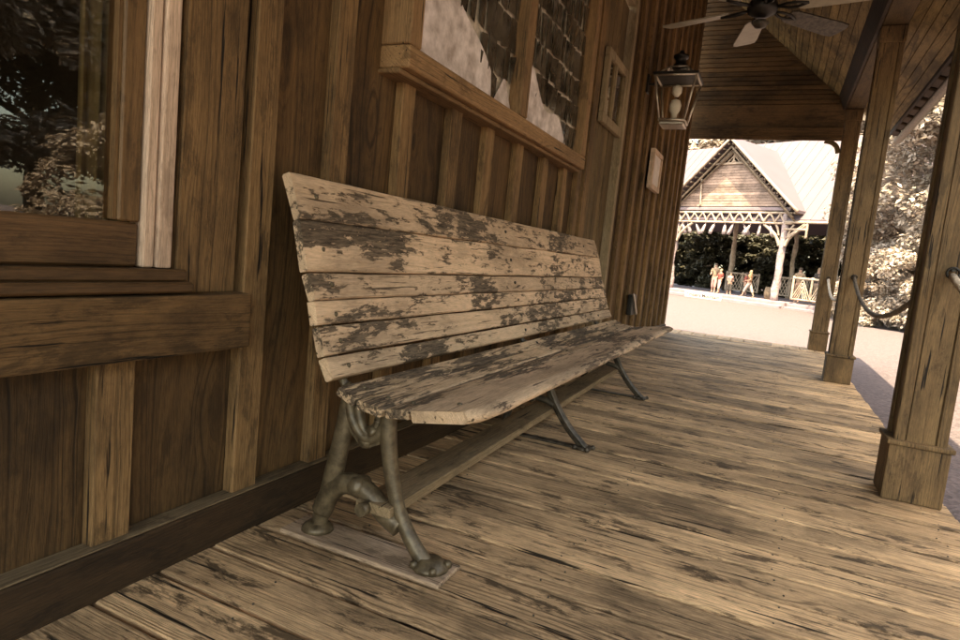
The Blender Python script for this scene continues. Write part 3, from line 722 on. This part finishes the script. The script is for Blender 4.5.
# ================================================================== PAVILION
PN = Vector((-.48, -.87, 0)).normalized(); PU = Vector((-PN.y, PN.x, 0)); PO = Vector((-1.85, 38, 0))
def W(u, off, z):                              # facade coords -> world (off>0 toward the porch)
    return PO + PU * u + PN * off + Vector((0, 0, z))
class PB(MB):
    def pbox(s, u0, u1, o0, o1, z0, z1, bev=0):
        mt = Matrix((PU, PN, Vector((0, 0, 1)))).transposed().to_4x4(); mt.translation = PO
        return s.box(u0, u1, o0, o1, z0, z1, bev, 1, mt)
    def log(s, a, b, r, n=8, j=.15, bend=0):
        a = W(*a); b = W(*b); m_ = a.lerp(b, .5) + Vector((jit(bend), jit(bend), jit(bend)))
        return s.tube(smoothpath([a, m_, b], 4), r, n, jit=j)
pav = thing('pavilion', W(-1.2, 0, -.45), 'rustic open pavilion with steep front gable and pale pink metal roof', 'pavilion')
UC = -1.25; GZ = -.455
q = PB(); q.pbox(-13, 3.0 , -9, .28, GZ, -.06, .03); q.pbox(-13, 2.9, .28, .55, GZ, -.25, .03); q.pbox(3.0, 12, -9, .05, GZ, -.10, .03); q.pbox(3.0, 12, .05, .3, GZ, -.28, .03)
q.build('platform', 'stone', pav)
# main roof
q = PB(); RZ, EZ = 9.35, 4.15
P = [W(-14, -5, RZ), W(9.5, -5, RZ - .0), W(9.5, .1, EZ), W(-14, .1, EZ)]
for off in (0,):
    top = [q.b.verts.new(p + Vector((0, 0, .12))) for p in P]; bot = [q.b.verts.new(p) for p in P]
    q._f(top); q._f(bot[::-1])
    for i in range(4): q._f([top[i], top[(i + 1) % 4], bot[(i + 1) % 4], bot[i]])
P = [W(-14, -5, RZ), W(9.5, -5, RZ), W(9.5, -10.1, EZ), W(-14, -10.1, EZ)]
top = [q.b.verts.new(p + Vector((0, 0, .12))) for p in P]; q._f(top)
u = -14
while u < 9.5:
    a, b_ = W(u, -5, RZ + .13), W(u, .1, EZ + .13); q.bar(a, b_, .03, .03); u += .55
q.build('roof', 'roof', pav)
# gable roof slabs
q = PB(); AZ, TZ, HW = 8.62, 4.55, 4.35
for sgn in (-1, 1):
    pr = [W(UC, .60, AZ), W(UC + sgn * HW, .60, TZ), W(UC + sgn * HW, -1.0, TZ), W(UC, -4.4, AZ)]
    top = [q.b.verts.new(p + Vector((0, 0, .16))) for p in pr]; bot = [q.b.verts.new(p) for p in pr]
    q._f(top); q._f(bot[::-1])
    for i in range(4): q._f([top[i], top[(i + 1) % 4], bot[(i + 1) % 4], bot[i]])
q.build('gable_roof', 'roof', pav)
q = PB()
for sgn in (-1, 1):
    for dz, o_, r in ((.06, .62, .075), (-.38, .42, .06), (-.62, .22, .05)):
        q = PB(); q.log((UC, o_, AZ + dz), (UC + sgn * (HW + (.05 if dz > 0 else -.25)), o_, TZ + dz * (1 if dz > 0 else .6)), r, bend=.02)
        q.build('rake_log', 'rustic' if dz > 0 else 'rustic_dark', pav)
q = PB()
for sgn in (-1, 1):
    for k in range(16):
        tt = (k + .5) / 16; uu = UC + sgn * HW * tt; zz = AZ + (TZ - AZ) * tt - .12
        q = PB(); q.log((uu, -.2, zz), (uu, .56, zz), .055, 6)
        q.build('rafter_end', 'rustic_dark', pav)
# gable siding
q = PB(); z = 4.95; k = 0
while z < 7.35:
    hw = (AZ - .45 - z) / (AZ - TZ) * HW - .05
    q.pbox(UC - hw, UC + hw, -.06, .0 + jit(.01), z + .006, z + .15, .008); z += .156
q.build('gable_siding', 'pav_siding', pav)
q = PB(); q.pbox(UC - 1.3, UC + 1.3, -.02, .06, 7.32, 7.44, .01)
for k in range(1, 5):
    ss = 1.15 - k * .26; 
    for sgn in (-1, 1): q.log((UC, .03, 7.45 + ss * .95), (UC + sgn * ss, .03, 7.45), .04, 6)
q.log((UC, .05, 7.44), (UC, .05, 8.4), .05, 6); q.log((UC - 1.75, .12, 4.95), (UC - 1.9, .12, 6.6), .05, 6)
q.build('apex_twig_work', 'rustic', pav)
# beams and twig frieze
q = PB(); q.pbox(UC - 3.75, UC + 3.75, -.12, .12, 4.72, 4.90, .02); q.build('tie_beam', 'stone', pav)
q = PB(); q.log((UC - 3.9, .1, 4.60), (UC + 3.9, .1, 4.60), .06); q.log((UC - 3.9, .1, 4.05), (UC + 3.95, .1, 4.05), .06)
n_ = 12
for k in range(n_):
    ua = UC - 3.55 + k * 7.1 / n_; ub = ua + 7.1 / n_; um = (ua + ub) / 2
    q.log((ua, .1, 4.08), (um, .12, 4.56), .055, 6, bend=.06); q.log((um, .12, 4.56), (ub, .1, 4.08), .055, 6, bend=.06)
q.build('twig_frieze', 'rustic', pav)
def gnarl(u, off, r, top, seed):
    q = PB(); P = [];
    for i in range(16):
        z = -.1 + (top + .1) * i / 15; P.append(W(u + .07 * mn.noise(Vector((seed, z * 1.1, 0))), off + .07 * mn.noise(Vector((seed, z, 9))), z))
    q.tube(P, [r * (1.25 - .35 * i / 15 + .25 * mn.noise(Vector((seed, i * .9, 3)))) for i in range(16)], 10, jit=.5)
    return q
for i, (u, off, r, top) in enumerate(((2.28, .0, .165, 4.65), (-4.55, 0, .17, 4.65), (-4.6, -6.5, .15, 4.6), (2.2, -6.5, .15, 4.6), (9.0, -.2, .16, 4.2), (5.9, -6.5, .14, 4.4), (-8.5, 0, .17, 4.2), (-1.2, -8, .13, 4.2))):
    o = gnarl(u, off, r, top, i * 5.3).build('trunk_post', 'trunkpost' if i < 2 else 'rustic', pav)
for sgn, u in ((-1, 2.28), (1, 2.28), (1, -4.55)):
    q = PB()
    q.tube(smoothpath([W(u + sgn * .15, .05, 2.85), W(u + sgn * .35, .05, 3.3), W(u + sgn * .7, .05, 3.65), W(u + sgn * 1.15, .05, 3.98)]), .085, 8, jit=.3)
    q.tube(smoothpath([W(u + sgn * .25, .05, 3.4), W(u + sgn * .35, .05, 3.75), W(u + sgn * .5, .05, 4.0)]), .055, 8, jit=.3)
    q.build('branch_bracket', 'rustic', pav)
q = PB()
q.log((2.3, .1, 3.75), (3.5, .1, 3.75), .06); q.log((3.5, .1, 3.3), (3.5, .1, 4.2), .06); q.log((2.3, .1, 4.12), (9.4, .1, 4.12), .075)
q.log((2.5, .1, 3.3), (3.4, .1, 4.1), .05); q.log((3.5, .1, 4.05), (2.6, .1, 3.3), .05)
q.build('side_frieze', 'rustic', pav)
# lattice railing, two panels
def rail(u0, u1, off, fan_):
    q = PB(); q.log((u0, off, 1.25), (u1, off, 1.25), .06); q.log((u0, off, .15), (u1, off, .15), .05)
    n_ = max(2, int((u1 - u0) / .95)); w_ = (u1 - u0) / n_
    for k in range(n_):
        a = u0 + k * w_; b_ = a + w_; mm = (a + b_) / 2
        q.log((a, off, .1), (a, off, 1.35), .06, 6)
        if fan_:
            for j in range(4):
                f_ = j / 4
                q.log((a + w_ * f_ * .5, off, .18), (mm, off, 1.2 - f_ * .75), .028, 6); q.log((b_ - w_ * f_ * .5, off, .18), (mm, off, 1.2 - f_ * .75), .028, 6)
        else:
            for j in range(5):
                q.log((a + w_ * j / 5, off, .18), (min(b_, a + w_ * j / 5 + w_ * .5), off, 1.2), .024, 6); q.log((a + w_ * (j + 1) / 5, off, .18), (max(a, a + w_ * (j + 1) / 5 - w_ * .5), off, 1.2), .024, 6)
    q.log((u1, off, .1), (u1, off, 1.35), .06, 6)
    return q.build('lattice_railing', 'rustic', pav)
rail(3.1, 8.9, -.15, True); rail(-4.4, -2.1, -5.8, False); rail(-1.0, 3.0, -5.8, False); rail(-8.4, -4.7, -.2, True)
# hanging ornaments
base_o = None
us = [-4.15, -3.75, -3.2, -2.45, -1.85, -1.2, -.65, -.1, .4, .95, 1.45]
for i, u in enumerate(us):
    q = MB(); tl = jit(.30); rk = rnd.uniform(.75, 1.2)
    zz = 4.03; c = W(u, .1, zz)
    q.tube([c, c + Vector((tl * .3, 0, -.16))], .02, 6)
    e = c + Vector((tl * .3, 0, -.14)); e2 = e + Vector((tl, 0, -.5 - abs(jit(.06))))
    q.tube([e, e.lerp(e2, .3), e.lerp(e2, .7), e2], [.05 * rk, .085 * rk, .12 * rk, .10 * rk], 8, jit=.7)
    o = q.build('hanging_ornament', 'trunkpost')
    tag(o, 'pale tapered ornament under the pavilion frieze, ' + ('leftmost', 'second', 'third', 'fourth', 'fifth', 'sixth', 'seventh', 'eighth', 'ninth', 'tenth', 'rightmost')[i] + ' in the hanging row', 'ornament', 'pale ornaments hung under the pavilion frieze')
# sign on the step
sg = thing('sign_board', W(-1.65, .62, -.45), 'long low white sign board with dark lettering before the platform', 'sign')
q = PB(); q.pbox(-2.85, -.42, .60, .70, -.44, -.10, .02); q.build('board', 'white_board', sg)
cu = bpy.data.curves.new('lettering', 'FONT'); cu.body = 'Timbers Mountain'; cu.size = .30 * S; cu.align_x = 'CENTER'; cu.align_y = 'CENTER'; cu.extrude = .006; cu.offset = .004
to = bpy.data.objects.new('tmp', cu); C.objects.link(to)
dg = bpy.context.evaluated_depsgraph_get(); me = bpy.data.meshes.new_from_object(to.evaluated_get(dg)); bpy.data.objects.remove(to)
mt = Matrix((PU, Vector((0, 0, 1)), PN)).transposed().to_4x4(); mt.translation = W(-1.63, .704, -.27) * S
me.transform(mt); me.materials.append(M['ink']); lo = bpy.data.objects.new('lettering', me); C.objects.link(lo); attach(lo, sg)
# low barrel / bin behind the railing
q = MB(); q.lathe([(0, 0), (.26, 0), (.33, .25), (.33, .42), (.27, .68), (0, .68)], W(1.35, -1.2, -.05), 14)
tag(q.build('barrel', 'rustic_dark'), 'brown wooden barrel standing beside the white pavilion trunk post', 'barrel')

# ================================================================== PEOPLE
def limb_obj(name, V, E, R, mat, parent, sub=1):
    me = bpy.data.meshes.new(name); me.from_pydata([tuple(Vector(v) * S) for v in V], E, []); me.update()
    o = bpy.data.objects.new(name, me); C.objects.link(o)
    sk = o.modifiers.new('skin', 'SKIN'); 
    for i, r in enumerate(R): me.skin_vertices[0].data[i].radius = (r * S, r * S)
    me.skin_vertices[0].data[0].use_root = True
    ss = o.modifiers.new('sub', 'SUBSURF'); ss.levels = sub; ss.render_levels = sub
    dg = bpy.context.evaluated_depsgraph_get(); me2 = bpy.data.meshes.new_from_object(o.evaluated_get(dg)); bpy.data.objects.remove(o)
    for pl in me2.polygons: pl.use_smooth = True
    me2.materials.clear(); me2.materials.append(M[mat])
    o = bpy.data.objects.new(name, me2); C.objects.link(o)
    if parent: attach(o, parent)
    return o
def person(u, off, h, face, shirt, pants, hair, label, stride=.25, arm=(.1, .1), longhair=False):
    """h = standing height in units; face = heading in radians (world)"""
    base = W(u, off, -.06); t = thing('person', base, label, 'person', 'visitors standing in the pavilion')
    cf, sf = math.cos(face), math.sin(face)
    def T(f_, s_, z): return base + Vector((f_ * cf - s_ * sf, f_ * sf + s_ * cf, z)) * h
    hip, kn = .50, .27
    V = [T(0, 0, .53), T(0, 0, .62), T(0, 0, .72), T(0, 0, .80), T(0, 0, .855), T(.005, 0, .90), T(.01, 0, .955)]
    R = [.075, .068, .078, .07, .028, .052, .048]; R = [r * h for r in R]
    E = [(0, 1), (1, 2), (2, 3), (3, 4), (4, 5), (5, 6)]
    def chain(start, pts, rs):
        k = start
        for p, r in zip(pts, rs):
            V.append(p); R.append(r * h); E.append((k, len(V) - 1)); k = len(V) - 1
        return k
    legs, arms = [], []
    for s_, st in ((1, stride), (-1, -stride)):
        lp = [T(0, s_ * .05, .49), T(st * .12 + .015, s_ * .05, .27), T(st * .22, s_ * .052, .045), T(st * .22 + .075, s_ * .056, .02)]
        chain(0, lp, [.058, .038, .024, .02]); legs.append(lp)
        ap = [T(0, s_ * .105, .80), T(-st * .1, s_ * .125, .655), T(-st * .1 + arm[0] * .6, s_ * .125, .52 + arm[1]), T(-st * .1 + arm[0] * .75, s_ * .125, .49 + arm[1] * 1.25)]
        e = chain(3, ap, [.036, .027, .019, .020]); arms.append(ap)
        hp = ap[-1]; dd = (ap[-1] - ap[-2]).normalized() * h; sd = Vector((cf, sf, 0)) * h
        for j, (o_, ln) in enumerate(((-.014, .042), (-.005, .05), (.004, .047), (.013, .038))):
            chain(e, [hp + sd * o_ + dd * .02, hp + sd * o_ * 1.2 + dd * (.02 + ln)], [.0055, .0045])
        chain(e, [hp + sd * .022 + dd * .0, hp + sd * .034 + dd * .022], [.006, .005])
    bod = limb_obj('body', V, E, R, 'skin', t)
    # face details
    # shirt
    V2 = [T(0, 0, .535), T(0, 0, .62), T(0, 0, .72), T(0, 0, .80), T(0, 0, .825)]; R2 = [x * h for x in (.088, .08, .09, .083, .045)]; E2 = [(0, 1), (1, 2), (2, 3), (3, 4)]
    for ap in arms:
        V2 += [ap[0], ap[0].lerp(ap[1], .8)]; R2 += [.047 * h, .042 * h]; k = len(V2); E2 += [(3, k - 2), (k - 2, k - 1)]
    limb_obj('shirt', V2, E2, R2, shirt, t)
    V3 = [T(0, 0, .55), T(0, 0, .50)]; R3 = [.083 * h, .08 * h]; E3 = [(0, 1)]
    for lp in legs:
        V3 += [lp[0], lp[1], lp[1].lerp(lp[2], .5)]; R3 += [.068 * h, .05 * h, .045 * h]; k = len(V3); E3 += [(1, k - 3), (k - 3, k - 2), (k - 2, k - 1)]
    limb_obj('trousers', V3, E3, R3, pants, t)
    q = MB(); hc = T(-.012, 0, .945)
    n1 = 12
    for i in range(6):
        pass
    prof = [(0, .062), (.03, .055), (.05, .03), (.056, 0), (.05, -.03)] + ([(.055, -.08), (.05, -.13), (0, -.135)] if longhair else [(.04, -.04), (0, -.04)])
    q.lathe([(r * h, z * h) for r, z in prof[::-1]], hc, n1)
    hr = q.build('hair', hair, t)
    for s_ in (1, -1):
        q = MB(); q.lathe([(0, -.004 * h), (.006 * h, 0), (0, .004 * h)], T(.058, s_ * .018, .925), 6, 0); q.build('eye', 'hair_dark', t)
    q = MB(); q.lathe([(0, -.012 * h), (.008 * h, -.006 * h), (.003 * h, .012 * h), (0, .012 * h)], T(.06, 0, .912), 6); q.build('nose', 'skin', t)
    return t
toward = math.atan2(PN.y, PN.x)
person(-2.05, -.9, 1.75, toward + .4, 'cloth_tan', 'cloth_pink', 'hair_dark', 'visitor in tan top and pink trousers, leftmost in the pavilion')
person(-1.45, -.55, 1.45, toward - .3, 'cloth_red', 'cloth_white', 'hair_fair', 'child in bright red shirt and pale trousers at the platform edge', .35)
person(-.95, -.8, 1.30, toward + .9, 'cloth_pink', 'cloth_dark', 'hair_dark', 'child in pink shirt and dark trousers beside the red shirt')
person(-.45, -1.6, 1.40, toward - 1.2, 'cloth_red', 'cloth_dark', 'hair_dark', 'visitor in red top and dark trousers farther inside the pavilion')
person(.45, -.5, 1.52, toward - 1.5, 'cloth_orange', 'cloth_white', 'hair_fair', 'long haired visitor in orange brown top striding across the pavilion', .9, longhair=True)
person(2.85, -1.2, 1.9, toward + .2, 'cloth_tan', 'cloth_brown', 'hair_dark', 'visitor in tan shirt just right of the white trunk post')
person(3.35, -2.2, 2.0, toward - .4, 'cloth_dark', 'cloth_tan', 'hair_fair', 'visitor in dark top behind the right hand lattice railing')
person(5.0, -1.0, 1.6, toward + .5, 'cloth_red', 'cloth_dark', 'hair_dark', 'visitor in red top standing behind the fan shaped lattice panel')

# ================================================================== TREES
def crown_mesh(name, mat, R, H, z0, n_clump, per, leaf, seed, squash=.8, low=False):
    r = random.Random(seed); q = MB(); b = q.b
    clumps = []
    for i in range(n_clump):
        a = r.uniform(0, 2 * math.pi); t = r.random(); zz = t ** .9
        prof = math.sin(math.pi * min(1, .12 + zz * .86)) ** .6 if not low else math.sqrt(max(0.02, 1 - zz * zz))
        rad = R * prof * (r.uniform(.55, 1.0)) * (1 + .25 * mn.noise(Vector((math.cos(a) * 1.5, math.sin(a) * 1.5, zz * 2 + seed))))
        clumps.append((Vector((rad * math.cos(a), rad * math.sin(a), z0 + zz * H)), R * r.uniform(.11, .22)))
    for c, cr in clumps:
        for k in range(per):
            d = Vector((r.gauss(0, 1), r.gauss(0, 1), r.gauss(0, 1) * .8)); d.normalize(); d *= cr * r.random() ** .4; d.z *= squash
            p = c + d; nrm = (d.normalized() * .5 + Vector((r.gauss(0, .45), r.gauss(0, .45), .75 + r.gauss(0, .4)))).normalized()
            u = nrm.orthogonal().normalized(); u.rotate(Matrix.Rotation(r.uniform(0, 6.28), 3, nrm)); v = nrm.cross(u); s_ = leaf * r.uniform(.6, 1.25)
            P = [p - u * s_ * .55, p + v * s_ * .28 + nrm * s_ * .06, p + u * s_ * .6, p - v * s_ * .28 + nrm * s_ * .06]
            f_ = b.faces.new([b.verts.new(x) for x in P])
    bmesh.ops.scale(b, vec=(S, S, S), verts=b.verts)
    me = bpy.data.meshes.new(name); b.to_mesh(me); b.free(); me.materials.append(M[mat]); return me
def trunk_mesh(name, H, r0, seed):
    r = random.Random(seed); q = MB()
    P = [Vector((.12 * mn.noise(Vector((seed, i * .6, 0))) * i * .3, .12 * mn.noise(Vector((seed, i * .6, 4))) * i * .3, H * i / 10)) for i in range(11)]
    q.tube(P, [r0 * (1.25 - i * .105) for i in range(11)], 9, jit=.2)
    for k in range(8):
        i = 3 + k % 7; a = k * 2.4 + r.random(); L_ = H * r.uniform(.22, .38)
        q.tube(smoothpath([P[i], P[i] + Vector((math.cos(a) * L_ * .5, math.sin(a) * L_ * .5, L_ * .35)), P[i] + Vector((math.cos(a) * L_, math.sin(a) * L_, L_ * .8))], 3), [r0 * .42 * (1 - j / 8) for j in range(7)], 6)
    bmesh.ops.scale(q.b, vec=(S, S, S), verts=q.b.verts); bmesh.ops.recalc_face_normals(q.b, faces=q.b.faces)
    me = bpy.data.meshes.new(name); q.b.to_mesh(me); q.b.free(); me.materials.append(M['bark']); return me
CR = {
 'a': crown_mesh('crown_a', 'leaf', 3.4, 8.5, 2.2, 300, 170, .19, 1), 'b': crown_mesh('crown_b', 'leaf', 4.2, 9.5, 2.0, 330, 170, .20, 2),
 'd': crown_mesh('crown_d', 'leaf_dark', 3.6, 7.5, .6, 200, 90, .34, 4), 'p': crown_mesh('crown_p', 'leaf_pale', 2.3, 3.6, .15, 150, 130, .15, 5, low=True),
 'h': crown_mesh('crown_h', 'leaf', 2.6, 4.5, .1, 160, 150, .18, 6, low=True), 't': crown_mesh('crown_t', 'leaf', 5.5, 9, 5, 240, 80, .42, 8)}
TR = {'a': trunk_mesh('trunk_a', 7.5, .22, 11), 'b': trunk_mesh('trunk_b', 8.5, .26, 12), 'd': trunk_mesh('trunk_d', 6, .2, 13), 'p': trunk_mesh('trunk_p', 1.6, .07, 14), 'h': trunk_mesh('trunk_h', 2.2, .09, 15), 't': trunk_mesh('trunk_t', 11, .35, 16)}
def tree(kind, x, y, s, rz, label, group, name='tree', sz=None):
    z = ground_z(y)
    t = bpy.data.objects.new(name, None); C.objects.link(t); t.location = Vector((x, y, z)) * S; t.rotation_euler = (0, 0, rz); t.scale = (s, s, sz or s)
    tag(t, label, 'shrub' if name == 'shrub' else 'tree', group)
    for nm, me in (('crown', CR[kind]), ('trunk' if name == 'tree' else 'stems', TR[kind])):
        o = bpy.data.objects.new(nm, me); C.objects.link(o); o.parent = t
    return t
def at(px, d):                                  # direction of a picture column on the horizon, at depth y=d
    v = rt2 * ((px - 480) / FPX) + up2 * ((320 - 285) / FPX) + fw
    return v.x / v.y * d
G1 = 'leafy trees bordering the yard on the right'
tree('b', 6.0, 33, .95, 0, 'tall leafy tree between the two far porch posts, nearest the pavilion roof', G1)
tree('a', 6.6, 27, 1.15, 1, 'dense leafy tree seen right of the second porch post', G1)
tree('b', 8.6, 24, 1.0, 2, 'leafy tree filling the gap left of the nearest porch post', G1)
tree('a', 10.2, 19, 1.1, 3.5, 'leafy tree behind the nearest porch post', G1)
tree('b', 11.5, 29, 1.35, 4.2, 'taller tree crown rising behind the trees at the right edge', G1)
tree('b', 15, 15, 1.1, .7, 'tree at the right edge past the nearest post', G1)
tree('a', 15, 9, 1.1, 1.7, 'tree standing outside the frame on the right of the yard', G1)
tree('b', 14, 3.5, 1.0, 2.7, 'tree reflected in the near window glass', G1)
tree('a', 13, -3, 1.1, 3.3, 'tree beside the yard behind the viewer', G1)
tree('b', 21, 6, 1.2, .4, 'added tree behind the yard, outside the frame, filling the window reflection', G1)  # this and the next two: unseen, added to close sky gaps in the reflection
tree('a', 20, 13, 1.3, 1.9, 'second added tree behind the yard, outside the frame, filling the window reflection', G1)
tree('b', 21, -1, 1.2, 5.1, 'third added tree behind the yard, outside the frame, filling the window reflection', G1)
G2 = 'pale bushes along the yard edge'
for i, (x, y, s, lb) in enumerate(((3.9, 28, .8, 'pale sunlit bush beside the second porch post base line'), (5.0, 26.5, .85, 'pale bush below the tall tree between the posts'), (6.2, 24.6, .9, 'rounded pale bush under the sagging rope'),
                                   (7.6, 22.4, .9, 'pale bush close to the nearest post behind the rope'), (9.2, 20, .9, 'pale bush hidden partly by the nearest post'), (3.4, 30.5, .5, 'small pale bush between far post and second post'),
                                   (8, 8, .8, 'low bush out in the sunny yard'), (7.5, 2.5, .7, 'low bush opposite the near window'))):
    tree('p' if i % 2 == 0 else 'h', x, y, s, i * 1.3, lb, G2, 'shrub')
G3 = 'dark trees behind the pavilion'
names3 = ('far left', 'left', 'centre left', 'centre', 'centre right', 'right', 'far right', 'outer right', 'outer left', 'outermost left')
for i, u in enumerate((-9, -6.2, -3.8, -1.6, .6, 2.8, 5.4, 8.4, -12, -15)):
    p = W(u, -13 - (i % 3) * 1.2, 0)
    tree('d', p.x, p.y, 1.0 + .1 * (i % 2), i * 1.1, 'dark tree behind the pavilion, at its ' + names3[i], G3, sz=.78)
G4 = 'tall trees far behind the pavilion roof'
names4 = ('leftmost', 'second from left', 'middle', 'fourth from left', 'fifth from left', 'rightmost')
for i, u in enumerate((-17, -11, -5, 1, 7, 14)):
    p = W(u, -22 - (i % 2) * 3, 0)
    tree('t', p.x, p.y, 1.5 + .1 * (i % 3), i * 2.1, 'tall tree behind the pavilion ridge, %s of that row' % names4[i], G4)
